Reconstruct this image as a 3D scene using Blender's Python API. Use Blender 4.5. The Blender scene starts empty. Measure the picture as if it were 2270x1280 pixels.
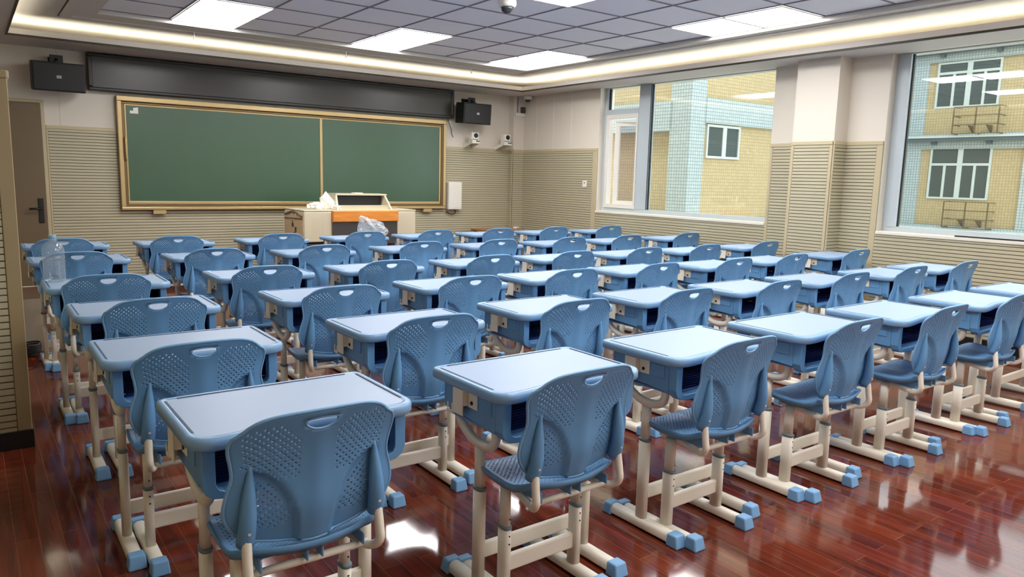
import bpy, bmesh, math, random
from mathutils import Vector, Matrix
random.seed(7)
C = bpy.context.scene
PI = math.pi
H = 1.37                       # eye height of the photographer

# ---------------------------------------------------------------- camera
YAW, PITCH, ROLL, FPX = 0.636725, 0.148376, 0.0253694, 1640.16
def cam_axes():
    f = Vector((math.sin(YAW)*math.cos(PITCH), math.cos(YAW)*math.cos(PITCH), -math.sin(PITCH)))
    r = Vector((math.cos(YAW), -math.sin(YAW), 0)); u = r.cross(f)
    c, s = math.cos(ROLL), math.sin(ROLL)
    return c*r + s*u, -s*r + c*u, f
_r, _u, _f = cam_axes()
cd = bpy.data.cameras.new('camera'); cam = bpy.data.objects.new('camera', cd)
C.collection.objects.link(cam)
cd.sensor_width = 36.0; cd.lens = FPX/2270*36.0; cd.clip_start = 0.05; cd.clip_end = 300
m = Matrix(((_r.x, _u.x, -_f.x, 0), (_r.y, _u.y, -_f.y, 0), (_r.z, _u.z, -_f.z, H), (0, 0, 0, 1)))
cam.matrix_world = m
C.camera = cam

# ---------------------------------------------------------------- world, exposure
w = bpy.data.worlds.new('sky'); C.world = w; w.use_nodes = True
wb = w.node_tree.nodes['Background']
wb.inputs[0].default_value = (0.93, 0.97, 1.0, 1); wb.inputs[1].default_value = 3.3
C.view_settings.view_transform = 'Standard'; C.view_settings.look = 'None'
C.view_settings.exposure = 0.22; C.view_settings.gamma = 1.0
C.view_settings.use_curve_mapping = False
C.cycles.use_denoising = True
C.cycles.max_bounces = 8; C.cycles.diffuse_bounces = 4; C.cycles.glossy_bounces = 4
C.cycles.transmission_bounces = 4; C.cycles.transparent_max_bounces = 12
C.cycles.caustics_reflective = False; C.cycles.caustics_refractive = False
C.cycles.sample_clamp_indirect = 6.0
PANEL_L = 18.0          # ceiling panels
STRIP_L = 30.0         # cove strip

# ---------------------------------------------------------------- materials
def lin(c):
    return tuple(((v/255)/12.92 if v/255 <= 0.04045 else ((v/255+0.055)/1.055)**2.4) for v in c)
def mat(name, rgb, rough=0.5, metal=0.0, spec=0.5, noise=0.0, nscale=8.0, bump=0.0, coat=0.0):
    m = bpy.data.materials.new(name); m.use_nodes = True
    nt = m.node_tree; b = nt.nodes['Principled BSDF']; col = lin(rgb)
    b.inputs['Base Color'].default_value = (*col, 1); b.inputs['Roughness'].default_value = rough
    b.inputs['Metallic'].default_value = metal; b.inputs['Specular IOR Level'].default_value = spec
    b.inputs['Coat Weight'].default_value = coat
    if noise or bump:
        tc = nt.nodes.new('ShaderNodeTexCoord'); n = nt.nodes.new('ShaderNodeTexNoise')
        n.inputs['Scale'].default_value = nscale; n.inputs['Detail'].default_value = 4
        nt.links.new(tc.outputs['Object'], n.inputs['Vector'])
        if noise:
            mr = nt.nodes.new('ShaderNodeMapRange'); mr.inputs['To Min'].default_value = 1-noise; mr.inputs['To Max'].default_value = 1+noise
            nt.links.new(n.outputs['Fac'], mr.inputs['Value'])
            mx = nt.nodes.new('ShaderNodeVectorMath'); mx.operation = 'SCALE'; mx.inputs[0].default_value = col
            nt.links.new(mr.outputs[0], mx.inputs['Scale']); nt.links.new(mx.outputs[0], b.inputs['Base Color'])
        if bump:
            bp = nt.nodes.new('ShaderNodeBump'); bp.inputs['Strength'].default_value = bump; bp.inputs['Distance'].default_value = 0.01
            nt.links.new(n.outputs['Fac'], bp.inputs['Height']); nt.links.new(bp.outputs[0], b.inputs['Normal'])
    return m
def emis(name, rgb, s):
    m = bpy.data.materials.new(name); m.use_nodes = True; nt = m.node_tree; nt.nodes.clear()
    e = nt.nodes.new('ShaderNodeEmission'); e.inputs[0].default_value = (*rgb, 1); e.inputs[1].default_value = s
    o = nt.nodes.new('ShaderNodeOutputMaterial'); nt.links.new(e.outputs[0], o.inputs[0]); return m
def glass(name, tint=(0.93, 0.97, 0.97), refl=1.0, ior=1.5, milk=0.0):
    m = bpy.data.materials.new(name); m.use_nodes = True; nt = m.node_tree; nt.nodes.clear()
    t = nt.nodes.new('ShaderNodeBsdfTransparent'); t.inputs[0].default_value = (*tint, 1)
    g = nt.nodes.new('ShaderNodeBsdfGlossy'); g.inputs['Roughness'].default_value = 0.01
    g.inputs['Color'].default_value = (refl, refl, refl, 1)
    # symmetric Schlick reflectance, so both faces of the sheet behave alike
    lw = nt.nodes.new('ShaderNodeLayerWeight'); lw.inputs['Blend'].default_value = 0.5
    pw = nt.nodes.new('ShaderNodeMath'); pw.operation = 'POWER'; pw.inputs[1].default_value = 5.0
    fr = nt.nodes.new('ShaderNodeMath'); fr.operation = 'MULTIPLY_ADD'; f0 = ((ior-1)/(ior+1))**2
    fr.inputs[1].default_value = 1-f0; fr.inputs[2].default_value = f0; fr.use_clamp = True
    nt.links.new(lw.outputs['Facing'], pw.inputs[0]); nt.links.new(pw.outputs[0], fr.inputs[0])
    mx = nt.nodes.new('ShaderNodeMixShader'); o = nt.nodes.new('ShaderNodeOutputMaterial')
    nt.links.new(fr.outputs[0], mx.inputs[0]); nt.links.new(t.outputs[0], mx.inputs[1]); nt.links.new(g.outputs[0], mx.inputs[2])
    out = mx.outputs[0]
    if milk:
        d = nt.nodes.new('ShaderNodeBsdfDiffuse'); d.inputs[0].default_value = (0.85, 0.88, 0.9, 1)
        m2 = nt.nodes.new('ShaderNodeMixShader'); m2.inputs[0].default_value = milk
        nt.links.new(out, m2.inputs[1]); nt.links.new(d.outputs[0], m2.inputs[2]); out = m2.outputs[0]
    nt.links.new(out, o.inputs[0]); return m
def tile_mat(name, rgb, grout, s=0.1, rough=0.35, var=0.06, gap=0.008):
    m = mat(name, rgb, rough); nt = m.node_tree; b = nt.nodes['Principled BSDF']
    tc = nt.nodes.new('ShaderNodeTexCoord'); sp = nt.nodes.new('ShaderNodeSeparateXYZ'); cb = nt.nodes.new('ShaderNodeCombineXYZ')
    ad = nt.nodes.new('ShaderNodeMath'); ad.operation = 'ADD'
    nt.links.new(tc.outputs['Object'], sp.inputs[0]); nt.links.new(sp.outputs[0], ad.inputs[0]); nt.links.new(sp.outputs[1], ad.inputs[1])
    nt.links.new(ad.outputs[0], cb.inputs[0]); nt.links.new(sp.outputs[2], cb.inputs[1])
    br = nt.nodes.new('ShaderNodeTexBrick'); br.offset = 0.0; br.inputs['Scale'].default_value = 1
    c = lin(rgb); g = lin(grout)
    br.inputs['Color1'].default_value = (*[x*(1-var) for x in c], 1); br.inputs['Color2'].default_value = (*[min(1, x*(1+var)) for x in c], 1)
    br.inputs['Mortar'].default_value = (*g, 1); br.inputs['Mortar Size'].default_value = gap
    br.inputs['Brick Width'].default_value = s; br.inputs['Row Height'].default_value = s
    nt.links.new(cb.outputs[0], br.inputs['Vector']); nt.links.new(br.outputs['Color'], b.inputs['Base Color'])
    return m
def floor_mat():
    m = mat('mahogany_floor', (110, 38, 20), 0.08); nt = m.node_tree; b = nt.nodes['Principled BSDF']
    tc = nt.nodes.new('ShaderNodeTexCoord'); mp = nt.nodes.new('ShaderNodeMapping')
    mp.inputs['Rotation'].default_value = (0, 0, PI/2); mp.inputs['Location'].default_value = (0.38, 0.008, 0)
    nt.links.new(tc.outputs['Object'], mp.inputs[0])
    br = nt.nodes.new('ShaderNodeTexBrick'); br.offset = 0.5; br.offset_frequency = 2; br.inputs['Scale'].default_value = 1
    br.inputs['Color1'].default_value = (0, 0, 0, 1); br.inputs['Color2'].default_value = (1, 1, 1, 1); br.inputs['Mortar'].default_value = (0.5, 0.5, 0.5, 1)
    br.inputs['Mortar Size'].default_value = 0.0011; br.inputs['Mortar Smooth'].default_value = 0.1
    br.inputs['Brick Width'].default_value = 0.91; br.inputs['Row Height'].default_value = 0.0735; br.inputs['Bias'].default_value = 0
    nt.links.new(mp.outputs[0], br.inputs['Vector'])
    # long grain
    mp2 = nt.nodes.new('ShaderNodeMapping'); mp2.inputs['Scale'].default_value = (28, 2.2, 1); nt.links.new(tc.outputs['Object'], mp2.inputs[0])
    n = nt.nodes.new('ShaderNodeTexNoise'); n.inputs['Scale'].default_value = 1.0; n.inputs['Detail'].default_value = 6; nt.links.new(mp2.outputs[0], n.inputs['Vector'])
    ad = nt.nodes.new('ShaderNodeMath'); ad.operation = 'MULTIPLY_ADD'; ad.inputs[1].default_value = 0.20
    nt.links.new(br.outputs['Color'], ad.inputs[0]); nt.links.new(n.outputs['Fac'], ad.inputs[2])
    cr = nt.nodes.new('ShaderNodeValToRGB'); e = cr.color_ramp.elements
    e[0].position = 0.30; e[0].color = (*lin((58, 23, 14)), 1); e[1].position = 1.0; e[1].color = (*lin((128, 54, 32)), 1)
    nt.links.new(ad.outputs[0], cr.inputs[0])
    mx = nt.nodes.new('ShaderNodeMix'); mx.data_type = 'RGBA'; mx.inputs[7].default_value = (*lin((132, 76, 58)), 1)
    nt.links.new(br.outputs['Fac'], mx.inputs[0]); nt.links.new(cr.outputs[0], mx.inputs[6]); nt.links.new(mx.outputs[2], b.inputs['Base Color'])
    # uneven lacquer
    n2 = nt.nodes.new('ShaderNodeTexNoise'); n2.inputs['Scale'].default_value = 5; n2.inputs['Detail'].default_value = 3
    nt.links.new(tc.outputs['Object'], n2.inputs['Vector'])
    mr = nt.nodes.new('ShaderNodeMapRange'); mr.inputs['To Min'].default_value = 0.03; mr.inputs['To Max'].default_value = 0.12
    nt.links.new(n2.outputs['Fac'], mr.inputs['Value']); nt.links.new(mr.outputs[0], b.inputs['Roughness'])
    b1 = nt.nodes.new('ShaderNodeBump'); b1.inputs['Strength'].default_value = 0.05; b1.inputs['Distance'].default_value = 0.004
    n3 = nt.nodes.new('ShaderNodeTexNoise'); n3.inputs['Scale'].default_value = 2.2; n3.inputs['Detail'].default_value = 2
    nt.links.new(mp.outputs[0], n3.inputs['Vector'])
    ad2 = nt.nodes.new('ShaderNodeMath'); ad2.operation = 'MULTIPLY_ADD'; ad2.inputs[1].default_value = 0.10
    nt.links.new(br.outputs['Color'], ad2.inputs[0]); nt.links.new(n3.outputs['Fac'], ad2.inputs[2])
    nt.links.new(n3.outputs['Fac'], b1.inputs['Height'])
    b2 = nt.nodes.new('ShaderNodeBump'); b2.invert = True; b2.inputs['Strength'].default_value = 0.5; b2.inputs['Distance'].default_value = 0.0015
    nt.links.new(br.outputs['Fac'], b2.inputs['Height']); nt.links.new(b1.outputs[0], b2.inputs['Normal']); nt.links.new(b2.outputs[0], b.inputs['Normal'])
    b.inputs['Specular IOR Level'].default_value = 0.42
    return m
def wood_mat(name, a, bcol, rough=0.35, scale=(1, 18, 18)):
    m = mat(name, a, rough); nt = m.node_tree; b = nt.nodes['Principled BSDF']
    tc = nt.nodes.new('ShaderNodeTexCoord'); mp = nt.nodes.new('ShaderNodeMapping'); mp.inputs['Scale'].default_value = scale
    n = nt.nodes.new('ShaderNodeTexNoise'); n.inputs['Scale'].default_value = 2.0; n.inputs['Detail'].default_value = 5
    cr = nt.nodes.new('ShaderNodeValToRGB'); e = cr.color_ramp.elements
    e[0].position = .3; e[0].color = (*lin(a), 1); e[1].position = .7; e[1].color = (*lin(bcol), 1)
    nt.links.new(tc.outputs['Object'], mp.inputs[0]); nt.links.new(mp.outputs[0], n.inputs['Vector'])
    nt.links.new(n.outputs['Fac'], cr.inputs[0]); nt.links.new(cr.outputs[0], b.inputs['Base Color'])
    return m

M = {}
M['blue'] = mat('blue_plastic', (98, 149, 194), 0.38)
M['blue_top'] = mat('pale_blue_plastic', (150, 171, 197), 0.42, noise=0.02, nscale=60)  # same plastic as the rim, with its sheen painted in as paler blue
M['blue_rim'] = mat('rim_blue_plastic', (128, 166, 202), 0.3)
M['navy'] = mat('navy_inside', (30, 50, 110), 0.5)  # box blue darkened for the shade inside
M['cap'] = mat('cap_blue_plastic', (118, 166, 208), 0.4)
M['groove'] = mat('pencil_groove', (64, 84, 104), 0.6)
M['cream'] = mat('cream_steel', (232, 225, 209), 0.32, noise=0.02, nscale=20)
M['hook'] = mat('hook_cream', (232, 224, 206), 0.4)
M['collar'] = mat('grey_collar', (108, 126, 134), 0.45)
M['chrome'] = mat('zinc_screw', (225, 230, 230), 0.25, metal=0.3)
M['dark'] = mat('dark_hole', (28, 26, 26), 0.6)
M['wall'] = mat('painted_wall', (218, 209, 194), 0.6, noise=0.015, nscale=3)
M['soffit'] = mat('soffit_paint', (198, 192, 186), 0.6, noise=0.01, nscale=2)
M['ceil'] = mat('ceiling_paint', (206, 201, 192), 0.6)
M['slat'] = mat('slat_board', (186, 178, 150), 0.5, noise=0.03, nscale=6)
M['slat_back'] = mat('slat_groove', (84, 72, 46), 0.7)
M['slat_trim'] = mat('slat_trim', (190, 176, 142), 0.45, noise=0.02, nscale=6)
M['slat_end'] = mat('pillar_trim', (160, 142, 106), 0.45)
M['black'] = mat('black_satin', (20, 19, 18), 0.45)
M['floor'] = floor_mat()
M['tile'] = mat('ceiling_tile', (240, 240, 246), 0.7, noise=0.02, nscale=30)
M['tgrid'] = mat('ceiling_grid', (134, 132, 138), 0.6)
M['gap'] = mat('shadow_gap_trim', (52, 44, 38), 0.6)
M['liptrim'] = mat('dark_bronze_trim', (44, 38, 26), 0.5)
M['panel'] = emis('panel_light', (1.0, 0.99, 1.0), PANEL_L)
M['strip'] = emis('cove_light', (1.0, 0.93, 0.74), STRIP_L)
M['white'] = mat('white_plastic', (232, 228, 216), 0.4)
M['frame'] = mat('window_aluminium', (184, 193, 196), 0.35)
M['sashw'] = mat('sash_white', (222, 218, 208), 0.35)
M['sill'] = mat('stone_sill', (228, 222, 206), 0.35)
M['glass'] = glass('window_glass', (0.93, 0.97, 0.965), 1.0, 1.55)
M['glass_sash'] = glass('sash_glass', (0.80, 0.80, 0.83), 1.0, 1.6)
M['rubber'] = mat('rubber_seal', (24, 30, 34), 0.6)
M['board'] = mat('green_chalkboard', (64, 92, 68), 0.28, noise=0.05, nscale=4)
M['gold'] = mat('champagne_aluminium', (192, 166, 116), 0.32, metal=0.35)
M['gold_d'] = mat('bronze_aluminium', (116, 92, 52), 0.4, metal=0.35)
M['screen'] = mat('dark_screen', (44, 40, 32), 0.32, noise=0.06, nscale=3)
M['bezel'] = mat('dark_bezel', (36, 34, 28), 0.4)
M['door'] = mat('door_laminate', (110, 92, 66), 0.5, noise=0.04, nscale=5)
M['speaker'] = mat('speaker_black', (20, 22, 20), 0.5)
M['logo'] = mat('silver_logo', (150, 155, 155), 0.3, metal=0.6)
M['pod'] = mat('podium_beige', (204, 192, 164), 0.45)
M['pod_side'] = mat('podium_tan', (198, 172, 136), 0.45)
M['brown'] = mat('podium_brown', (126, 82, 52), 0.4)
M['orange'] = wood_mat('orange_wood', (206, 120, 34), (232, 148, 58), 0.3, (2, 12, 12))
M['charcoal'] = mat('podium_charcoal', (66, 58, 54), 0.5)
M['table'] = wood_mat('table_wood', (150, 98, 54), (182, 130, 80), 0.4)
M['paper'] = mat('white_tissue', (238, 236, 226), 0.8, bump=0.3, nscale=20)
M['card'] = mat('cream_carton', (232, 222, 200), 0.8)
M['cable'] = mat('black_cable', (26, 22, 22), 0.5)
M['bag'] = glass('clear_film', (0.86, 0.86, 0.84), 1.0, 1.6, 0.28)
M['pet'] = glass('clear_bottle', (0.86, 0.93, 0.96), 1.0, 1.7, 0.10)
M['petcap'] = mat('bottle_cap_blue', (130, 170, 200), 0.4)
M['dome'] = mat('smoked_dome', (50, 54, 56), 0.08)
M['ytile'] = tile_mat('yellow_tile', (190, 172, 136), (158, 141, 106), 0.10)
M['btile'] = tile_mat('pale_blue_tile', (180, 193, 196), (120, 134, 140), 0.10)
M['bframe'] = mat('pale_frame', (196, 206, 205), 0.5)
M['bglass'] = mat('dark_outside_glass', (72, 84, 86), 0.25)
M['gutter'] = mat('grey_gutter', (84, 98, 104), 0.5)
M['rack'] = mat('rusty_rack', (104, 92, 70), 0.7)
M['ground'] = mat('paving', (225, 225, 220), 0.9)  # kept pale to throw daylight up through the windows

# ---------------------------------------------------------------- mesh helpers
class MB:
    def __init__(s): s.bm = bmesh.new()
    def _f(s, vs, mi=0, sm=False):
        try:
            f = s.bm.faces.new(vs); f.material_index = mi; f.smooth = sm; return f
        except ValueError: return None
    def box(s, a, b, mi=0):
        x0, x1 = sorted((a[0], b[0])); y0, y1 = sorted((a[1], b[1])); z0, z1 = sorted((a[2], b[2]))
        v = [s.bm.verts.new(p) for p in ((x0,y0,z0),(x1,y0,z0),(x1,y1,z0),(x0,y1,z0),(x0,y0,z1),(x1,y0,z1),(x1,y1,z1),(x0,y1,z1))]
        for q in ((0,3,2,1),(4,5,6,7),(0,1,5,4),(1,2,6,5),(2,3,7,6),(3,0,4,7)): s._f([v[i] for i in q], mi)
        return s
    def hexa(s, P, mi=0):          # eight corners, bottom ring then top ring
        v = [s.bm.verts.new(p) for p in P]
        for q in ((0,3,2,1),(4,5,6,7),(0,1,5,4),(1,2,6,5),(2,3,7,6),(3,0,4,7)): s._f([v[i] for i in q], mi)
        return s
    def prism(s, out, lo, hi, axis='z', mi=0, sm=False):
        def P(p, t):
            if axis == 'z': return (p[0], p[1], t)
            if axis == 'x': return (t, p[0], p[1])
            return (p[0], t, p[1])
        a = [s.bm.verts.new(P(p, lo)) for p in out]; b = [s.bm.verts.new(P(p, hi)) for p in out]; n = len(out)
        s._f(list(reversed(a)), mi); s._f(b, mi)
        for i in range(n): s._f((a[i], a[(i+1) % n], b[(i+1) % n], b[i]), mi, sm)
        return s
    def tube(s, pts, r, n=10, mi=0, closed=False, flat=1.0, smooth_pts=0, radii=None, up=None):
        P = [Vector(p) for p in pts]
        if smooth_pts:
            Q = []; m_ = len(P); seg = m_ if closed else m_-1
            for i in range(seg):
                p0 = P[(i-1) % m_] if closed or i > 0 else P[0]; p1 = P[i]; p2 = P[(i+1) % m_]
                p3 = P[(i+2) % m_] if closed or i+2 < m_ else P[-1]
                for k in range(smooth_pts):
                    t = k/smooth_pts
                    Q.append(0.5*((2*p1)+(-p0+p2)*t+(2*p0-5*p1+4*p2-p3)*t*t+(-p0+3*p1-3*p2+p3)*t**3))
            if not closed: Q.append(P[-1])
            P = Q
        m_ = len(P); rings = []; nrm = None
        for i, p in enumerate(P):
            if closed: d = P[(i+1) % m_]-P[(i-1) % m_]
            else: d = P[min(i+1, m_-1)]-P[max(i-1, 0)]
            d.normalize()
            if nrm is None:
                ref = Vector(up) if up else (Vector((0,0,1)) if abs(d.z) < .9 else Vector((1,0,0)))
                nrm = (ref-d*ref.dot(d)).normalized()
            else:
                nrm = (nrm-d*nrm.dot(d)).normalized()
            bn = d.cross(nrm)
            rr = radii[i] if radii and len(radii) == m_ else (radii[0]+(radii[-1]-radii[0])*i/(m_-1) if radii else r)
            rings.append([s.bm.verts.new(p+nrm*math.cos(2*PI*k/n)*rr*flat+bn*math.sin(2*PI*k/n)*rr) for k in range(n)])
        for i in range(m_ if closed else m_-1):
            a, b = rings[i], rings[(i+1) % m_]
            for k in range(n): s._f((a[k], a[(k+1) % n], b[(k+1) % n], b[k]), mi, True)
        if not closed: s._f(list(reversed(rings[0])), mi); s._f(rings[-1], mi)
        return s
    def lathe(s, prof, n=24, c=(0,0,0), mi=0, axis='z'):
        rings = []
        for r, z in prof:
            ring = []
            for k in range(n):
                a = 2*PI*k/n; x, y = r*math.cos(a), r*math.sin(a)
                p = (x, y, z) if axis == 'z' else ((x, z, y) if axis == 'y' else (z, x, y))
                ring.append(s.bm.verts.new((p[0]+c[0], p[1]+c[1], p[2]+c[2])))
            rings.append(ring)
        for i in range(len(rings)-1):
            for k in range(n): s._f((rings[i][k], rings[i][(k+1) % n], rings[i+1][(k+1) % n], rings[i+1][k]), mi, True)
        s._f(list(reversed(rings[0])), mi); s._f(rings[-1], mi)
        return s
    def build(s, name, mats, parent=None, bevel=0, seg=2, solid=0, offset=0, sub=0, recalc=True):
        if recalc: bmesh.ops.recalc_face_normals(s.bm, faces=s.bm.faces[:])
        me = bpy.data.meshes.new(name); s.bm.to_mesh(me); s.bm.free()
        ms = mats if isinstance(mats, (list, tuple)) else [mats]
        for k in ms: me.materials.append(M[k])
        o = bpy.data.objects.new(name, me); C.collection.objects.link(o)
        if bevel or solid or sub:
            if solid:
                q = o.modifiers.new('s', 'SOLIDIFY'); q.thickness = solid; q.offset = offset
            if bevel:
                q = o.modifiers.new('b', 'BEVEL'); q.width = bevel; q.segments = seg; q.limit_method = 'ANGLE'; q.angle_limit = math.radians(40)
                q.harden_normals = False
            if sub:
                q = o.modifiers.new('u', 'SUBSURF'); q.levels = sub; q.render_levels = sub
            dg = bpy.context.evaluated_depsgraph_get(); dg.update()
            me2 = bpy.data.meshes.new_from_object(o.evaluated_get(dg)); o.modifiers.clear(); o.data = me2; me2.name = name
            bpy.data.meshes.remove(me)
        if parent: o.parent = parent
        return o
def empty(name, loc=(0,0,0), rz=0.0):
    o = bpy.data.objects.new(name, None); C.collection.objects.link(o)
    o.empty_display_size = 0.1; o.location = loc; o.rotation_euler = (0, 0, rz); return o
def tag(o, label, cat, group=None, kind=None):
    o['label'] = label; o['category'] = cat
    if group: o['group'] = group
    if kind: o['kind'] = kind
    return o
def struct(o): o['kind'] = 'structure'; return o
KIDS = {}
def tree(o):
    return list(o.children)
def copy_tree(o, parent=None):
    c = o.copy(); C.collection.objects.link(c)
    if parent: c.parent = parent
    for ch in o.children: copy_tree(ch, c)
    return c
def rrect(x0, x1, y0, y1, rs, n=5):
    """rounded rectangle outline, radii for corners (x0y0, x1y0, x1y1, x0y1)"""
    out = []
    for (cx, cy, r, a0) in ((x0+rs[0], y0+rs[0], rs[0], PI), (x1-rs[1], y0+rs[1], rs[1], 1.5*PI), (x1-rs[2], y1-rs[2], rs[2], 0), (x0+rs[3], y1-rs[3], rs[3], .5*PI)):
        for k in range(n+1):
            a = a0+.5*PI*k/n; out.append((cx+r*math.cos(a), cy+r*math.sin(a)))
    return out
def oval(cx, cy, a, b, n=16):
    out = []
    for k in range(n):
        t = 2*PI*k/n; c, s_ = math.cos(t), math.sin(t)
        out.append((cx+a*math.copysign(abs(c)**.75, c), cy+b*math.copysign(abs(s_)**.75, s_)))
    return out

# ================================================================ ROOM
W, D, L0, YB = 7.0, 9.38, -0.6, -3.2
ZS, ZC = H+1.222, 2.745          # soffit underside, raised ceiling underside
ZW = 1.80                        # top of the slatted panelling
def wallbox(name, a, b, m_='wall'):
    return struct(MB().box(a, b).build(name, m_))
struct(MB().box((L0-.3, YB-.3, -.15), (W+.3, D+.3, 0)).build('floor', 'floor'))
wf = wallbox('wall_front', (L0-.2, D, 0), (W+.2, D+.2, 3.0))
wl = wallbox('wall_left', (L0-.2, YB, 0), (L0, D, 3.0))
wk = wallbox('wall_back', (L0-.2, YB-.2, 0), (W+.2, YB, 3.0))
# right wall with two seen windows and an unseen one added for light
ZSILL = 0.955
W1 = (4.87, 7.57); W2 = (0.95, 3.64); W3 = (-2.6, -0.1)
wr = MB()
T = 0.26
for (y0, y1) in ((YB, W3[0]), (W3[1], W2[0]), (W2[1], W1[0]), (W1[1], D+.2)): wr.box((W, y0, 0), (W+T, y1, 3.0))
for (y0, y1) in (W1, W2, W3): wr.box((W, y0, 0), (W+T, y1, ZSILL)); wr.box((W, y0, ZS+.005), (W+T, y1, 3.0))
wr = struct(wr.build('wall_right', 'wall'))
# left foreground pillar with its panelling
PX, PY = 0.193, 4.197
pl = MB().box((L0, PY+.03, 0), (PX-.03, PY+.55, ZS)); pl = struct(pl.build('wall_left_pillar', 'wall'))
# right wall pillar between the windows
pr = struct(MB().box((6.78, 4.02, 0), (W, 4.47, ZS)).build('wall_right_pillar', 'wall'))
cc = struct(MB().box((6.80, 9.26, 0), (W, D, ZS)).build('wall_corner_column', 'wall'))

PITCHZ, GAPZ = 0.0325, 0.0060
def slats(name, p0, p1, nrm, z0, z1, parent, trim=(0.03, 0.03), topcap=True, tm='slat_trim', depth=0.012):
    """horizontal slat panelling between plan points p0, p1, standing off the wall along nrm"""
    p0 = Vector((*p0, 0)); p1 = Vector((*p1, 0)); n = Vector((*nrm, 0)); d = (p1-p0); Lg = d.length; d.normalize()
    b = MB()
    def bx(s0, s1, t0, t1, za, zb, mi):
        q = [p0+d*s0+n*t0, p0+d*s1+n*t0, p0+d*s1+n*t1, p0+d*s0+n*t1]
        b.hexa([(v.x, v.y, za) for v in q]+[(v.x, v.y, zb) for v in q], mi)
    bx(0, Lg, 0.0005, depth*.45, z0, z1, 1)
    zt = z1-(0.035 if topcap else 0)
    z = zt
    while z-PITCHZ > z0:
        bx(trim[0], Lg-trim[1], depth*.45, depth, z-PITCHZ+GAPZ, z-.0002, 0); z -= PITCHZ
    if z-z0 > .006: bx(trim[0], Lg-trim[1], depth*.45, depth, z0, z-.0002, 0)
    o = b.build('slat_panel', ['slat', 'slat_back'], parent)
    t = MB()
    def tx(s0, s1, t0, t1, za, zb):
        q = [p0+d*s0+n*t0, p0+d*s1+n*t0, p0+d*s1+n*t1, p0+d*s0+n*t1]
        t.hexa([(v.x, v.y, za) for v in q]+[(v.x, v.y, zb) for v in q], 0)
    if topcap: tx(0, Lg, .0006, depth+.008, z1-.035, z1)
    if trim[0]: tx(0, trim[0]-.002, .0006, depth+.004, z0, z1-(.035 if topcap else 0))
    if trim[1]: tx(Lg-trim[1]+.002, Lg, .0006, depth+.004, z0, z1-(.035 if topcap else 0))
    if topcap or trim[0] or trim[1]: t.build('panel_trim', tm, parent, bevel=.003, seg=1)
    return o
BB = 0.09
slats('s', (0.74, D), (6.80, D), (0, -1), BB, ZW, wf, (0.02, 0.0))
slats('s', (6.80, 9.26), (W, 9.26), (0, -1), BB, ZW, cc, (0.0, 0.0))
slats('s', (6.80, D-.02), (6.80, 9.26), (-1, 0), BB, ZW, cc, (0.0, 0.014))
slats('s', (W, 9.26), (W, W1[1]+.005), (-1, 0), BB, ZW, wr, (0.0, 0.085))
slats('s', (W, W1[1]+.005), (W, W1[0]-.005), (-1, 0), BB, ZSILL-.02, wr, (0.0, 0.0), topcap=False)
slats('s', (W, W1[0]-.005), (W, 4.47), (-1, 0), BB, ZW, wr, (0.035, 0.0))
slats('s', (6.78, 4.47), (6.78, 4.02), (-1, 0), BB, ZW, pr, (0.035, 0.035))
slats('s', (6.768, 4.02), (W, 4.02), (0, -1), BB, ZW, pr, (0.02, 0.0))
slats('s', (W, 4.02), (W, W2[1]+.005), (-1, 0), BB, ZW, wr, (0.0, 0.06))
slats('s', (W, W2[1]+.005), (W, W2[0]-.005), (-1, 0), BB, ZSILL-.02, wr, (0.0, 0.0), topcap=False)
slats('s', (W, W2[0]-.005), (W, W3[1]+.005), (-1, 0), BB, ZW, wr, (0.04, 0.04))
slats('s', (W, W3[1]), (W, W3[0]), (-1, 0), BB, ZSILL-.02, wr, (0.0, 0.0), topcap=False)
slats('s', (L0, PY+.012), (PX, PY+.012), (0, -1), BB, ZW, pl, (0.0, 0.062), tm='slat_end')
slats('s', (PX-.012, PY+.012), (PX-.012, PY+.55), (1, 0), BB, ZW, pl, (0.0, 0.03))
slats('s', (L0, YB), (L0, PY), (1, 0), BB, ZW, wl, (0.03, 0.0))
slats('s', (L0, PY+.55), (L0, D), (1, 0), BB, ZW, wl, (0.0, 0.0))
MB().box((L0, PY+.012, .09), (PX-.012, PY+.03, ZW)).build('panel_backing', 'slat_back', pl)
MB().box((PX-.03, PY+.03, .09), (PX-.012, PY+.55, ZW)).build('panel_backing', 'slat_back', pl)
# skirting
def skirt(name, a, b):
    return struct(MB().box(a, b).build(name, 'black', bevel=.002, seg=1))
skirt('baseboard_front', (0.74, D-.02, 0), (6.80, D, BB))
skirt('baseboard_right', (W-.02, YB, 0), (W, 4.0, BB)); skirt('baseboard_corner', (6.79, 9.24, 0), (W, D-.02, BB))
skirt('baseboard_right', (W-.02, 4.48, 0), (W, 9.24, BB))
skirt('baseboard_right_pillar', (6.76, 4.0, 0), (W, 4.48, BB))
skirt('baseboard_left_pillar', (L0+.02, PY-.005, 0), (PX+.006, PY+.56, BB))
skirt('baseboard_left', (L0, YB, 0), (L0+.02, PY-.006, BB))
# faint seams of the painted wall sheets
sm_ = MB()
for x in (0.88, ): sm_.box((x-.0015, D-.0015, ZW), (x+.0015, D, ZS))
sm_.build('panel_seam', 'slat_trim', wf)
sm_ = MB()
for y in (8.95, 8.55, 8.15): sm_.box((W-.0015, y-.004, ZW), (W, y+.004, ZS))
sm_.build('panel_seam', 'white', wr)

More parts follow.
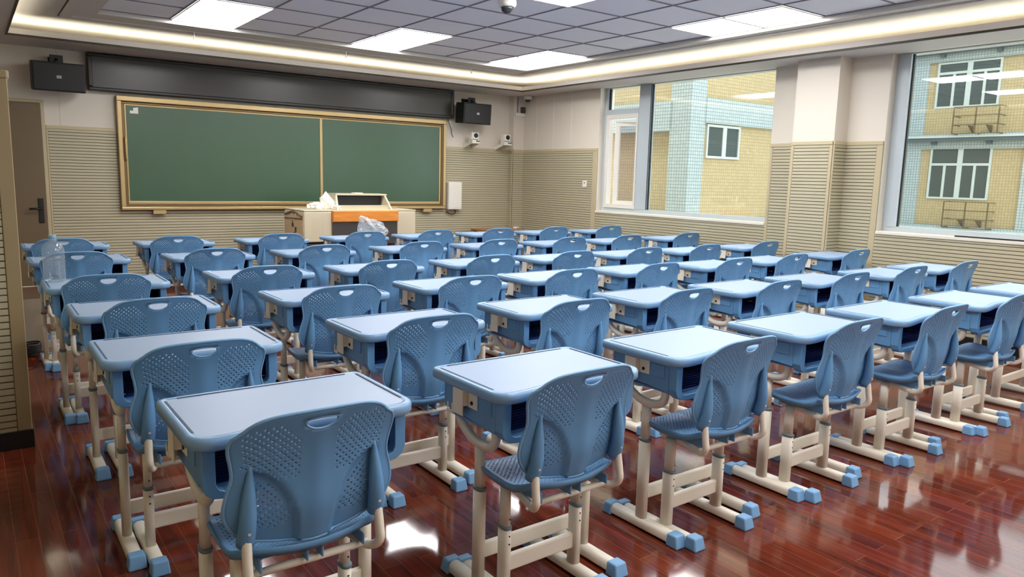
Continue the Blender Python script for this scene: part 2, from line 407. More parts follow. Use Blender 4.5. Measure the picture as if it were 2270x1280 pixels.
# ---------------------------------------------------------------- ceiling
LX, LY = 6.48, 8.63; LXL, LYB = 0.42, -2.4      # inner edge of the cove
TX0, TX1, TY0, TY1 = 1.078, 5.963, -2.228, 7.87   # tile field
so = MB()
def ring(b, o0, o1, i0, i1, z0, z1, mi=0):
    (ox0, oy0), (ox1, oy1), (ix0, iy0), (ix1, iy1) = o0, o1, i0, i1
    b.box((ox0, iy1, z0), (ox1, oy1, z1), mi); b.box((ox0, oy0, z0), (ox1, iy0, z1), mi)
    b.box((ox0, iy0, z0), (ix0, iy1, z1), mi); b.box((ix1, iy0, z0), (ox1, iy1, z1), mi)
ring(so, (L0, YB), (W, D), (LXL, LYB), (LX, LY), ZS, ZS+.012)
ring(so, (LXL-.018, LYB-.018), (LX+.018, LY+.018), (LXL, LYB), (LX, LY), ZS+.012, ZS+.058)
so = so.build('ceiling_soffit', 'soffit'); struct(so)
lt = MB(); ring(lt, (LXL-.012, LYB-.012), (LX+.012, LY+.012), (LXL+.004, LYB+.004), (LX-.004, LY-.004), ZS-.012, ZS+.006)
lt.build('soffit_edge_trim', 'liptrim', so)
GX0, GX1, GY1 = 0.80, 6.12, 8.25
cl = MB()
ring(cl, (L0, YB), (W, D), (TX0, TY0), (TX1, TY1), ZC, ZC+.05)
cl = struct(cl.build('ceiling', 'ceil'))
g = MB(); ring(g, (GX0, TY0-.2), (GX1, GY1), (GX0+.012, TY0-.188), (GX1-.012, GY1-.012), ZC-.0015, ZC+.001)
g.build('ceiling_gap_line', 'gap', cl)
g = MB(); ring(g, (GX0+.012, TY0-.188), (GX1-.012, GY1-.012), (GX0+.10, TY0-.1), (GX1-.05, GY1-.12), ZC-.014, ZC)
g.build('ceiling_border', 'ceil', cl)
# tiles + grid + lights
tz = 2.785
xs = [1.689-.611]+[1.689+.6105*k for k in range(8)]; xs = [round(v, 4) for v in xs]
ys = [7.87-.594*k for k in range(18)]
tb = MB().box((TX0-.02, ys[-1], tz+.006), (TX1+.02, TY1+.02, tz+.03)).build('ceiling_tiles', 'tile', cl)
tg = MB()
for x in xs: tg.box((x-.007, ys[-1], tz-.001), (x+.007, TY1, tz+.007))
for y in ys: tg.box((TX0, y-.007, tz-.0012), (TX1, y+.007, tz+.0068))
tg.build('ceiling_grid', 'tgrid', cl)
lights = []
LX_ = [(1.689, 'left'), (3.5205, 'middle'), (5.352, 'right')]
rowname = {0: 'far row near the chalkboard', 1: 'second row from the chalkboard', 2: 'third row from the chalkboard', 3: 'fourth row from the chalkboard'}
def light_panel():
    r = empty('ceiling_light')
    f = MB(); ring(f, (.008, .008), (.602, .586), (.016, .016), (.594, .578), -.004, .004); f.build('light_frame', 'white', r)
    d = MB().box((.016, .016, -.003), (.594, .578, .003)); d.build('diffuser', 'panel', r)
    return r
proto_l = light_panel(); first = True
for rk, yr in enumerate((6.682, 3.712, 0.742, -2.228)):
    for lx, cn in LX_:
        for half in (0, 1):
            o = proto_l if first else copy_tree(proto_l); first = False
            o.location = (lx, yr+half*.594, tz-.006)
            if rk == 0: tag(o, f'square ceiling light, {"farther" if half else "nearer"} half of {cn} pair, row nearest the chalkboard', 'ceiling light', 'square ceiling light panels')
            elif rk == 1: tag(o, f'square ceiling light, {"farther" if half else "nearer"} half of {cn} pair, second row from chalkboard', 'ceiling light', 'square ceiling light panels')
            else: tag(o, 'square white ceiling light panel set in the tiles above the back of the room', 'ceiling light', 'ceiling lights above the back of the room')
# cove light strips
st = MB(); ring(st, (LXL-.13, LYB-.13), (LX+.13, LY+.13), (LXL-.105, LYB-.105), (LX+.105, LY+.105), ZS+.014, ZS+.026)
tag(st.build('light_strip', 'strip'), 'warm white light strip glowing inside the ceiling cove', 'light strip')
# ---------------------------------------------------------------- windows
def bar(b, x0, x1, y0, y1, z0, z1, mi=0): b.box((x0, y0, z0), (x1, y1, z1), mi)
def window(name, y0, y1, mulls, casement=None):
    r = struct(empty(name, (W+.1, (y0+y1)/2, ZSILL)))
    def P(nm, b, m_, bevel=.003):
        o = b.build(nm, m_, None, bevel=bevel, seg=1); o.parent = r; o.location = -r.location; return o
    xg = W+.13
    f = MB(); fw = .055
    bar(f, xg-.035, xg+.035, y1-fw, y1, ZSILL, ZS+.03); bar(f, xg-.035, xg+.035, y0, y0+fw, ZSILL, ZS+.03)
    bar(f, xg-.035, xg+.035, y0+fw, y1-fw, ZSILL, ZSILL+.05); bar(f, xg-.035, xg+.035, y0+fw, y1-fw, ZS-.004, ZS+.03)
    P('window_frame', f, 'frame', 0)
    for (a, b_) in mulls:
        q = MB(); bar(q, xg-.04, xg+.04, a, b_, ZSILL+.05, ZS-.004); P('mullion', q, 'frame')
    s = MB(); bar(s, W-.022, xg-.03, y0, y1, ZSILL-.03, ZSILL+.004); P('window_sill', s, 'sill', .006)
    return r, P, xg
r1, P1, xg = window('window_1', W1[0], W1[1], [(6.735, 6.93)])
gp = MB(); bar(gp, xg-.003, xg+.003, W1[0]+.05, 6.735, ZSILL+.045, ZS); P1('pane', gp, 'glass', 0)
gs = MB(); bar(gs, xg-.012, xg+.012, 6.722, 6.736, ZSILL+.05, ZS-.004); bar(gs, xg-.04, xg-.034, 6.725, 6.733, ZSILL+.05, ZS-.004); P1('rubber_seal', gs, 'rubber', 0)
ZT = 2.24
tr = MB(); bar(tr, xg-.04, xg+.04, 6.93, 7.515, ZT, ZT+.07); P1('transom', tr, 'frame')
gp = MB(); bar(gp, xg-.003, xg+.003, 6.93, 7.515, ZT+.07, ZS); P1('pane', gp, 'glass', 0)
gs = MB(); bar(gs, xg-.012, xg+.012, 7.49, 7.515, ZT+.07, ZS-.004); P1('rubber_seal', gs, 'rubber', 0)
# inner frame of the casement
cf = MB(); y0, y1 = 6.93, 7.515
bar(cf, xg-.05, xg+.03, y1-.05, y1, ZSILL+.05, ZT); bar(cf, xg-.05, xg+.03, y0, y0+.03, ZSILL+.05, ZT)
bar(cf, xg-.05, xg+.03, y0+.03, y1-.05, ZSILL+.05, ZSILL+.10); bar(cf, xg-.05, xg+.03, y0+.03, y1-.05, ZT-.05, ZT); P1('casement_frame', cf, 'sashw', 0)
# sash, swung outward
sw, sh = .50, ZT-ZSILL-.17
sash = MB()
def sbar(a0, a1, z0, z1): sash.box((-.02, -a0, z0), (.025, -a1, z1))
sbar(0, .06, 0, sh); sbar(sw-.07, sw, 0, sh); sbar(.06, sw-.07, 0, .06); sbar(.06, sw-.07, sh-.06, sh)
so_ = sash.build('sash', 'sashw')
so_.parent = r1; so_.location = Vector((xg+.06, 7.44, ZSILL+.085))-r1.location; so_.rotation_euler = (0, 0, math.radians(20))
q = MB().box((-.003, -.06, .06), (.003, -(sw-.07), sh-.06)).build('pane', 'glass_sash', so_)
hd = MB().box((-.035, -(sw-.05), sh*.42), (-.02, -(sw-.02), sh*.42+.09)); hd.box((-.055, -(sw-.045), sh*.42-.05), (-.04, -(sw-.028), sh*.42+.06)); hd.box((-.05, -(sw-.045), sh*.42+.03), (-.03, -(sw-.028), sh*.42+.05))
hd.build('sash_handle', 'black', so_, bevel=.003)
r2, P2, xg = window('window_2', W2[0], W2[1], [])
wf2 = MB(); bar(wf2, xg-.045, xg+.03, W2[1]-.13, W2[1]-.055, ZSILL+.05, ZS-.004); P2('window_jamb', wf2, 'frame', 0)
gp = MB(); bar(gp, xg-.003, xg+.003, W2[0]+.05, W2[1]-.13, ZSILL+.045, ZS); P2('pane', gp, 'glass', 0)
gs = MB(); bar(gs, xg-.012, xg+.012, W2[1]-.142, W2[1]-.13, ZSILL+.05, ZS-.004); P2('rubber_seal', gs, 'rubber', 0)
gs = MB(); bar(gs, W-.021, W-.0, 1.6, 2.93, ZSILL+.004, ZSILL+.014); P2('sill_strip', gs, 'rubber', 0)
r3, P3, xg = window('window_3', W3[0], W3[1], [(-1.4, -1.3)])  # unseen window behind the camera, added for extra light
gp = MB(); bar(gp, xg-.003, xg+.003, W3[0]+.05, W3[1]-.05, ZSILL+.045, ZS); P3('pane', gp, 'glass', 0)

# ---------------------------------------------------------------- door in the front wall
dr = struct(empty('door_1', (.25, D, 0)))
MB().box((-.45, -.045, .005), (.45, -.004, 2.02)).build('door_leaf', 'door', dr, bevel=.003)
f = MB(); f.box((.452, -.03, 0), (.487, -.002, 2.055)); f.box((-.49, -.03, 0), (-.452, -.002, 2.055)); f.box((-.452, -.03, 2.022), (.452, -.002, 2.055)); f.build('door_frame', 'slat_trim', dr, bevel=.003)
h = MB().box((.375, -.056, .77), (.425, -.046, 1.03)); h.build('lock_plate', 'black', dr, bevel=.006)
h = MB().tube([(.40, -.05, .925), (.40, -.10, .925), (.29, -.105, .922)], .010, 8); h.build('door_handle', 'black', dr)

# ================================================================ CHALKBOARD WALL
cb = empty('chalkboard', (3.525, D, 0.905))
tag(cb, 'wide green sliding chalkboard in a champagne metal frame on the front wall', 'chalkboard')
bw, bh = 4.222, 1.255; x0, x1 = -bw/2, bw/2
f = MB(); f.box((x0, -.085, bh-.055), (x1, -.013, bh)); f.box((x0, -.085, 0), (x1, -.013, .035)); f.box((x0, -.085, .035), (x0+.045, -.013, bh-.055)); f.box((x1-.045, -.085, .035), (x1, -.013, bh-.055))
f.build('board_frame', 'gold', cb, bevel=.006)
f = MB(); f.box((x0+.045, -.07, bh-.085), (x1-.045, -.013, bh-.062)); f.box((x0+.045, -.07, .035), (x1-.045, -.013, .062)); f.box((x0+.045, -.066, .062), (x0+.075, -.013, bh-.085)); f.box((x1-.075, -.072, .062), (x1-.045, -.013, bh-.085))
f.build('inner_track', 'gold_d', cb, bevel=.004)
for i, (a, b_, yy) in enumerate(((x0+.075, .245, -.062), (.245, x1-.075, -.05))):
    p = MB().box((a+.012, yy, .10), (b_-.012, yy+.012, bh-.10)).build('board_panel', 'board', cb)
    e = MB(); e.box((a, yy-.006, .066), (b_, yy+.016, .10)); e.box((a, yy-.006, bh-.10), (b_, yy+.016, bh-.086)); e.box((a, yy-.006, .10), (a+.014, yy+.016, bh-.10)); e.box((b_-.026, yy-.008, .10), (b_, yy+.016, bh-.10))
    e.build('panel_edge', 'gold', p, bevel=.002)
h = MB().tube([(x0+.068, -.075, .56), (x0+.068, -.10, .58), (x0+.068, -.10, .78), (x0+.068, -.075, .80)], .009, 8, smooth_pts=3); h.build('board_handle', 'gold', cb)
for xx in (-1.72, 1.82):
    MB().box((xx-.07, -.075, -.05), (xx+.07, -.02, -.001)).build('eraser_box', 'gold', cb, bevel=.004)
lbp = MB().prism([(x0+.13, bh-.185), (x0+.215, bh-.185), (x0+.215, bh-.115), (x0+.165, bh-.125), (x0+.165, bh-.155), (x0+.13, bh-.155)], -.0645, -.063, 'y'); lbp.build('paper_label', 'white', cb)
# long dark display above
ds = empty('display_panel', (3.45, D, 2.19)); tag(ds, 'long dark display panel mounted above the chalkboard', 'display panel')
MB().box((-2.265, -.09, .04), (2.265, -.013, .36)).build('screen', 'screen', ds)
f = MB(); ring_ = [(-2.30, -2.262), (2.262, 2.30)]
f.box((-2.30, -.105, 0), (2.30, -.012, .04)); f.box((-2.30, -.105, .36), (2.30, -.012, .395)); f.box((-2.30, -.105, .04), (-2.255, -.012, .36)); f.box((2.255, -.105, .04), (2.30, -.012, .36))
f.build('screen_frame', 'bezel', ds, bevel=.012, seg=3)
# short cable hanging at the display's right end
tag(MB().tube([(5.69, D-.03, 2.19), (5.70, D-.045, 2.12), (5.735, D-.045, 2.05), (5.75, D-.04, 1.98), (5.77, D-.05, 1.93)], .006, 6, smooth_pts=4).build('cable', 'cable'), 'short dark cable hanging beside the top right corner of the chalkboard', 'cable')
# white electrical box
eb = empty('electrical_box', (5.79, D, .89)); tag(eb, 'white wall box mounted right beside the chalkboard', 'electrical box')
MB().box((-.115, -.10, 0), (.115, -.013, .40)).build('box_body', 'white', eb, bevel=.012, seg=3)
MB().box((-.10, -.104, .03), (.10, -.10, .385)).build('box_cover', 'white', eb, bevel=.002)
MB().tube([(.02, -.05, .002), (.03, -.05, -.05), (-.03, -.045, -.07), (-.12, -.04, -.03)], .007, 6, smooth_pts=4).build('box_cable', 'cable', eb)

# speakers on brackets
def speaker(x, y, z, rz, tilt, label):
    r = empty('wall_speaker', (x, y, z), rz); tag(r, label, 'speaker', 'wall speakers beside the chalkboard')
    b = MB().box((-.235, -.02, -.145), (.235, .20, .145)); o = b.build('cabinet', 'speaker', r, bevel=.008); o.rotation_euler = (tilt, 0, 0)
    g_ = MB().box((-.222, -.03, -.132), (.222, -.02, .132)).build('grille', 'black', o, bevel=.004)
    l = MB().box((-.025, -.034, -.012), (.02, -.03, .018)).build('badge', 'logo', g_) if False else MB().box((-.022, -.034, -.014), (.022, -.0302, .016)).build('badge', 'logo', o)
    k = MB().box((-.06, .14, .13), (.06, .152, .235)); k.box((-.02, .05, .14), (.02, .32, .165)); k.tube([(0, .10, .14), (0, .13, .19), (0, .25, .21), (0, D-y-.01, .20)], .014, 8); k.box((-.06, D-y-.012, .12), (.06, D-y, .23))
    k.build('wall_bracket', 'black', r, bevel=.002, seg=1)
    return r
speaker(.86, 9.05, 2.275, 0, math.radians(6), 'black box speaker on a wall bracket, left of the chalkboard above the door')
speaker(5.99, 9.05, 2.265, math.radians(0), math.radians(4), 'black box speaker on a wall bracket, right of the chalkboard')
# two white tracking cameras on shelf brackets
def ptz(x, z, label):
    r = empty('tracking_camera', (x, 9.18, z)); tag(r, label, 'camera', 'white cameras on the front wall')
    MB().box((-.062, -.06, 0), (.062, .06, .035)).build('camera_base', 'white', r, bevel=.008)
    for sx in (-.062, .048): MB().box((sx, -.04, .035), (sx+.014, .04, .15)).build('yoke_arm', 'white', r, bevel=.005)
    MB().box((-.046, -.055, .045), (.046, .05, .145)).build('camera_head', 'white', r, bevel=.02, seg=3)
    MB().lathe([(.032, -.063), (.034, -.058), (.034, -.04), (.02, -.035)], 20, (0, 0, .10), axis='y').build('lens', 'dark', r)
    MB().box((.0, -.0615, .012), (.06, -.0595, .026)).build('port_strip', 'dark', r)
    s = MB(); s.box((-.075, -.065, -.012), (.075, D-9.18-.013, -.001)); s.prism([(-.05, -.013), (D-9.18-.013, -.013), (D-9.18-.013, -.085)], -.07, -.064, 'x'); s.prism([(-.05, -.013), (D-9.18-.013, -.013), (D-9.18-.013, -.085)], .064, .07, 'x')
    s.build('shelf_bracket', 'white', r)
ptz(6.03, 1.865, 'white tracking camera on a wall shelf directly below the right speaker')
ptz(6.60, 1.865, 'white tracking camera on a wall shelf nearest the room corner')
# dome cameras
def dome(loc, label, s=1.0):
    r = empty('dome_camera', loc); tag(r, label, 'security camera', 'ceiling dome cameras')
    MB().lathe([(.05*s, 0), (.062*s, -.006*s), (.066*s, -.03*s), (.06*s, -.052*s), (.045*s, -.058*s)], 24).build('dome_housing', 'white', r)
    MB().lathe([(.045*s, -.056*s), (.044*s, -.07*s), (.034*s, -.088*s), (.016*s, -.098*s), (.003*s, -.10*s)], 24).build('dome_glass', 'dome', r)
dome((3.60, 5.03, tz), 'white dome camera on the tiled ceiling above the desks', 1.15)
dome((6.905, 9.06, ZS), 'small white dome camera under the soffit in the room corner', .95)
# small sensor on the corner column
sb = empty('wall_sensor', (6.93, 9.245, 2.33)); tag(sb, 'small dark sensor on a white plate high in the room corner', 'sensor')
MB().box((-.11, -.012, -.03), (.06, .014, .02)).build('sensor_plate', 'white', sb, bevel=.003)
MB().box((-.03, -.05, .02), (.045, -.012, .11)).build('sensor_head', 'charcoal', sb, bevel=.008)
MB().tube([(-.07, 0, .02), (-.072, 0, .12), (-.07, 0, .26)], .005, 6).build('sensor_cable', 'cable', sb)
# socket on the right wall
sk = empty('wall_switch', (W-.013, 7.80, 1.315)); tag(sk, 'small white wall switch on the slatted panelling left of the window', 'switch')
MB().box((-.01, -.045, -.045), (0, .045, .045)).build('switch_plate', 'white', sk, bevel=.003)
MB().box((-.014, -.004, .006), (-.0102, .012, .02)).build('switch_key', 'dark', sk)
# slim pendant sprinklers at the ceiling border
for (x, y, lb) in ((1.96, 8.10, 'far ceiling border above the left half of the chalkboard'), (3.57, 8.08, 'far ceiling border above the right half of the chalkboard'), (5.28, 8.12, 'far ceiling border nearest the room corner')):
    b = MB().lathe([(.006, 0), (.006, -.05), (.011, -.055), (.011, -.065), (.004, -.07)], 10, (x, y, ZC-.014))
    tag(b.build('ceiling_sprinkler', 'white'), f'slim white sprinkler hanging from the {lb}', 'sprinkler', 'ceiling sprinklers')

# ================================================================ LECTERN
pd = empty('lectern', (3.80, 7.95, 0)); tag(pd, 'beige multimedia lectern with orange wood band and open lid before the chalkboard', 'lectern')
MB().box((-.40, .10, 0), (.40, .62, .56)).build('pedestal', 'charcoal', pd, bevel=.01)
MB().box((-.78, .0, .56), (-.44, .62, .585)).build('base_board', 'charcoal', pd)
def wing(x0, x1, nm):
    b = MB().box((x0, 0, .60), (x1, .62, .945)); o = b.build('side_cabinet', 'pod', pd, bevel=.015, seg=3)
    v = MB()
    cx = (x0+x1)/2
    for i in range(7):
        for j in range(11): v.lathe([(.004, -.0012), (.004, 0)], 6, (cx-.07+i*.022, 0, .65+j*.022), axis='y')
    v.build('vent_holes', 'pod_side', o); return o
lw = wing(-.80, -.47, 'left'); wing(.34, .60, 'right')
s = MB().box((-.806, .02, .60), (-.80, .60, .86)); s.build('side_panel', 'pod_side', lw)
s = MB(); pts = [(0.03, .885), (.30, .935), (.59, .89)]
s.tube([(-.808, a, b_) for a, b_ in pts], .008, 6, smooth_pts=5); s.tube([(-.808, .03, .865), (-.808, .59, .85)], .006, 6); s.build('brown_trim', 'brown', lw)
s = MB(); s.lathe([(.012, -.812), (.012, -.806)], 10, (0, .12, .905), axis='x'); s.box((-.812, .22, .89), (-.806, .235, .915)); s.lathe([(.007, -.812), (.007, -.806)], 10, (0, .36, .90), axis='x'); s.build('side_button', 'white', lw)
s = MB(); s.box((-.81, .30, .76), (-.8062, .36, .80)); s.box((-.81, .22, .70), (-.8062, .26, .76)); s.box((-.81, .26, .69), (-.8062, .30, .70)); s.box((-.81, .33, .80), (-.8062, .345, .83)); s.build('side_emblem', 'charcoal', lw)
MB().box((-.47, -.02, .565), (.34, .0, .825)).build('front_panel', 'charcoal', pd)
MB().box((-.475, -.045, .825), (.345, .0, .955)).build('wood_band', 'orange', pd, bevel=.012, seg=3)
MB().box((-.47, .0, .56), (.34, .62, .95)).build('centre_body', 'pod', pd)
MB().box((-.80, .0, .945), (.60, .62, .96)).build('top_board', 'pod', pd, bevel=.004)
# open lid compartment
ld = MB()
ax0, ax1 = -.40, .30
ld.hexa([(ax0, .02, .955), (ax0+.02, .02, .955), (ax0+.02, .50, .955), (ax0, .50, .955), (ax0+.08, .26, 1.13), (ax0+.10, .26, 1.13), (ax0+.10, .50, 1.13), (ax0+.08, .50, 1.13)])
ld.hexa([(ax1-.02, .02, .955), (ax1, .02, .955), (ax1, .50, .955), (ax1-.02, .50, .955), (ax1, .26, 1.13), (ax1+.02, .26, 1.13), (ax1+.02, .50, 1.13), (ax1, .50, 1.13)])
ld.box((ax0+.08, .24, 1.12), (ax1+.03, .50, 1.138)); ld.box((ax0+.05, .10, 1.0), (ax1-.0, .115, 1.01)); ld.box((ax0+.05, .103, .956), (ax1-.0, .112, 1.0))
ldo = ld.build('lid', 'pod', pd)
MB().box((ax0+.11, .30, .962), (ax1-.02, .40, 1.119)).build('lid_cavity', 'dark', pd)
MB().box((-.06, .30, 1.138), (.05, .40, 1.15)).build('lid_handle', 'white', ldo, bevel=.004)
# crumpled tissues on the lectern
def crumple(name, base, r, seed, m_, label, cat, sharp=None, sub=1):
    rnd = random.Random(seed); bm = bmesh.new(); bmesh.ops.create_icosphere(bm, subdivisions=3, radius=1)
    from mathutils import noise
    for v in bm.verts:
        n = noise.noise(v.co*2.1+Vector((seed, 0, 0)))+.5*noise.noise(v.co*4.3+Vector((0, seed, 0)))
        v.co *= 1+.45*n
        v.co = Vector((v.co.x*r[0], v.co.y*r[1], max(v.co.z, -.55)*r[2]+.55*r[2]))
    me = bpy.data.meshes.new(name); bm.to_mesh(me); bm.free(); me.materials.append(M[m_])
    o = bpy.data.objects.new(name, me); C.collection.objects.link(o); o.location = base
    return tag(o, label, cat)
crumple('crumpled_tissue', (3.24, 8.20, .96), (.10, .08, .05), 3, 'paper', 'low crumpled white tissue heap on the left end of the lectern', 'tissue')
crumple('crumpled_tissue', (3.44, 8.08, .96), (.055, .05, .035), 8, 'paper', 'small round ball of white tissue on the lectern beside the orange band', 'tissue')
t = MB(); N = 8
P0, P1_, P2_, P3_ = Vector((3.31, 8.16, .96)), Vector((3.50, 8.12, .96)), Vector((3.36, 8.18, 1.165)), Vector((3.29, 8.22, 1.09))
grid = []
for i in range(N+1):
    row = []
    for j in range(N+1):
        u, v = i/N, j/N
        p = (P0*(1-u)+P1_*u)*(1-v)+(P3_*(1-u)+P2_*u)*v
        p = p+Vector((0, .02*math.sin(5*u+3*v), 0)); row.append(t.bm.verts.new(p))
    grid.append(row)
for i in range(N):
    for j in range(N): t._f((grid[i][j], grid[i+1][j], grid[i+1][j+1], grid[i][j+1]), 0, True)
tag(t.build('tissue_sheet', 'paper', solid=.0012), 'white tissue sheet standing upright in a point on the lectern', 'tissue')
# low table in the corner and the thing on it
tb_ = empty('side_table', (6.42, 9.08, 0)); tag(tb_, 'low brown wooden table in the front right corner behind the desks', 'table')
MB().box((-.34, -.22, .58), (.34, .22, .61)).build('table_top', 'table', tb_, bevel=.004)
for sx in (-.31, .27):
    for sy in (-.19, .15): MB().box((sx, sy, 0), (sx+.04, sy+.04, .58)).build('leg', 'table', tb_)
wb_ = MB().box((-.045, -.03, 0), (.045, .03, .035)); wb_ = wb_.build('chalk_eraser', 'white', bevel=.008, seg=3); wb_.location = (6.70, 8.99, .612); wb_.rotation_euler = (0, 0, .4)
tag(wb_, 'small off white eraser lying on the corner table', 'eraser')

# ================================================================ DESK
def make_desk():
    r = empty('school_desk')
    # desktop: top paled for its sheen, rounded rim, near edge dips in at the middle
    def outline(inset, n=7):
        x0, x1, y0, y1 = -.305+inset, .305-inset, -.205+inset, .205-inset
        rn, rf = max(.062-inset, .02), max(.03-inset, .01)
        pts = rrect(x0, x1, y0, y1, (rn, rn, rf, rf), n)
        near = []
        # split near edge between corner 0 end and corner 1 start, add dip
        a = pts[:n+1]; b_ = pts[n+1:]
        K = 14; xs_ = [a[-1][0]+(b_[0][0]-a[-1][0])*k/K for k in range(1, K)]
        for x in xs_:
            t = abs(x)/(b_[0][0]); dip = .026*(.5+.5*math.cos(PI*min(1, t)))
            near.append((x, y0+dip))
        return a+near+b_
    b = MB(); zt = .738
    lev = [(0.006, zt-.034, 1), (0.0, zt-.028, 1), (0.0, zt-.010, 1), (.0035, zt-.0025, 1), (.010, zt, 1), (.022, zt-.0004, 1), (.0235, zt-.0018, 1), (.026, zt-.0018, 0)]
    rings = [[b.bm.verts.new((x, y, z)) for x, y in outline(i)] for i, z, _ in lev]
    for k in range(len(rings)-1):
        A, B_ = rings[k], rings[k+1]; n = len(A)
        for i in range(n): b._f((A[i], A[(i+1) % n], B_[(i+1) % n], B_[i]), 1, True)
    b._f(rings[-1], 0); b._f(list(reversed(rings[0])), 1)
    # pencil grooves
    for sx in (-1, 1): b.box((sx*.283-.003, -.135, zt-.002), (sx*.283+.003, .165, zt+.0006), 2)
    b.box((-.25, .1795, zt-.002), (.25, .1825, zt+.0006), 2)
    b.build('desktop', ['blue_top', 'blue_rim', 'groove'], r)
    # storage box with an open front
    z1, BX = .705, .275
    out = MB()
    prof = [(-.1395, .598), (.1425, .612), (.1425, z1), (-.1395, z1)]
    for sx in (-1, 1): out.prism(prof, sx*BX, sx*(BX-.012), 'x')
    out.box((-BX, .143, .612), (BX, .155, z1)); out.box((-BX+.0125, -.1395, .588), (BX-.0125, .142, .596))
    # rounded front face frame
    for sx in (-1, 1):
        pts = [(sx*BX, z1), (sx*BX, .61), (sx*(BX-.008), .588), (sx*(BX-.028), .574), (sx*(BX-.055), .570), (sx*.12, .570), (sx*.12, .590), (sx*.222, .590), (sx*.236, .596), (sx*.243, .610), (sx*.243, z1)]
        out.prism(pts, -.178, -.140, 'y')
    out.box((-.12, -.178, .570), (.12, -.140, .590))
    for sx in (-1, 1): out.box((sx*BX, -.12, .645), (sx*(BX+.003), -.055, .695))
    bo = out.build('storage_box', 'blue', r, bevel=.003, seg=1)
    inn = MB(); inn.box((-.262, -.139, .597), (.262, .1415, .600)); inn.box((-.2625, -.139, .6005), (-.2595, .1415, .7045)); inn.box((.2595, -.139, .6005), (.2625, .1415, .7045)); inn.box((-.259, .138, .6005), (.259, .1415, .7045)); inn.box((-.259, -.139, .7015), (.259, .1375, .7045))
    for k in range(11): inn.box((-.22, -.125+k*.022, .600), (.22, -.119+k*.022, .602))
    inn.build('box_liner', 'navy', bo)  # darker blue stands in for shade within the open box
    for sx in (-1, 1):
        # U shaped carrying tube
        t = MB(); X = sx*.240
        t.tube([(X, -.095, .600), (X, -.097, .565), (X, -.080, .536), (X, -.04, .522), (X, .02, .524), (X, .075, .547), (X, .112, .580), (X, .120, .61)], .017, 10, smooth_pts=4, flat=0.85, up=(1, 0, 0))
        t.build('support_tube', 'cream', r)
        # notch around the tube end
        # hook bracket
        hk = MB(); a = sx*.2755
        hk.box((a, -.045, .645), (a+sx*.003, .025, .703))
        hk.box((a+sx*.0035, .005, .650), (a+sx*.020, .012, .703)); hk.box((a+sx*.0205, .006, .618), (a+sx*.0245, .065, .702))
        hk.box((a+sx*.003, .066, .610), (a+sx*.0245, .073, .645)); hk.box((a+sx*.0205, .0735, .610), (a+sx*.0245, .100, .622)); hk.box((a+sx*.0205, .094, .6225), (a+sx*.0245, .100, .644))
        ho = hk.build('hook_bracket', 'hook', r, bevel=.0015, seg=1)
        MB().lathe([(.007, a+sx*.0032), (.006, a+sx*.006)], 10, (0, -.015, .663), axis='x').build('bolt', 'dark', ho)
        # telescopic leg
        X = sx*.232
        lg = MB(); lg.prism(oval(X, 0.0, .0135, .021), .365, .522, sm=True); lg.prism(oval(X, 0.0, .016, .026), .04, .370, sm=True)
        lo = lg.build('leg', 'cream', r)
        MB().prism(oval(X, 0.0, .0175, .0275), .360, .372, sm=True).build('collar', 'collar', lo, bevel=.0015, seg=1)
        h_ = MB()
        for zz in (.30, .33): h_.lathe([(.003, X+sx*-.0158), (.003, X+sx*-.0168)], 8, (0, 0, zz), axis='x')
        h_.build('adjusting_hole', 'dark', lo)
        fb = MB().prism(rrect(X-.024, X+.024, .006, .046, (.008, .008, .018, .018), 4), -.185, .165, 'y', sm=True).build('foot_bar', 'cream', r)
        for (ya, yb) in ((-.215, -.157), (.143, .195)):
            foot_cap(X, ya, yb).build('foot_cap', 'cap', fb, bevel=.006, seg=3)
    MB().box((-.222, -.010, .118), (.222, .010, .172)).build('crossbar', 'cream', r, bevel=.006, seg=2)
    return r
def foot_cap(X, ya, yb):
    yn = .012 if ya < 0 else .002; yf = .002 if ya < 0 else .012
    b = MB(); b.hexa([(X-.031, ya, 0), (X+.031, ya, 0), (X+.031, yb, 0), (X-.031, yb, 0), (X-.026, ya+yn, .049), (X+.026, ya+yn, .049), (X+.026, yb-yf, .049), (X-.026, yb-yf, .049)])
    return b

# ================================================================ CHAIR
def lerp(tab, t):
    for i in range(len(tab)-1):
        if t <= tab[i+1][0]:
            a, b = tab[i], tab[i+1]; k = (t-a[0])/(b[0]-a[0]); k = k*k*(3-2*k)*.35+k*.65
            return a[1]+(b[1]-a[1])*k
    return tab[-1][1]
WT = [(0, .150), (.10, .190), (.22, .213), (.33, .219), (.46, .212), (.60, .201), (.72, .204), (.83, .2105), (.91, .211), (.965, .203), (1.0, .186)]
YT = [(.450, -.160), (.54, -.184), (.64, -.190), (.72, -.204), (.82, -.244)]
def smooth(tab, t):
    n = len(tab)
    for i in range(n-1):
        if t <= tab[i+1][0] or i == n-2:
            x0, y0 = tab[i]; x1, y1 = tab[i+1]; h = x1-x0; k = min(1, max(0, (t-x0)/h))
            m0 = (y1-tab[i-1][1])/(x1-tab[i-1][0]) if i > 0 else (y1-y0)/h
            m1 = (tab[i+2][1]-y0)/(tab[i+2][0]-x0) if i+2 < n else (y1-y0)/h
            return (2*k**3-3*k*k+1)*y0+(k**3-2*k*k+k)*h*m0+(-2*k**3+3*k*k)*y1+(k**3-k*k)*h*m1
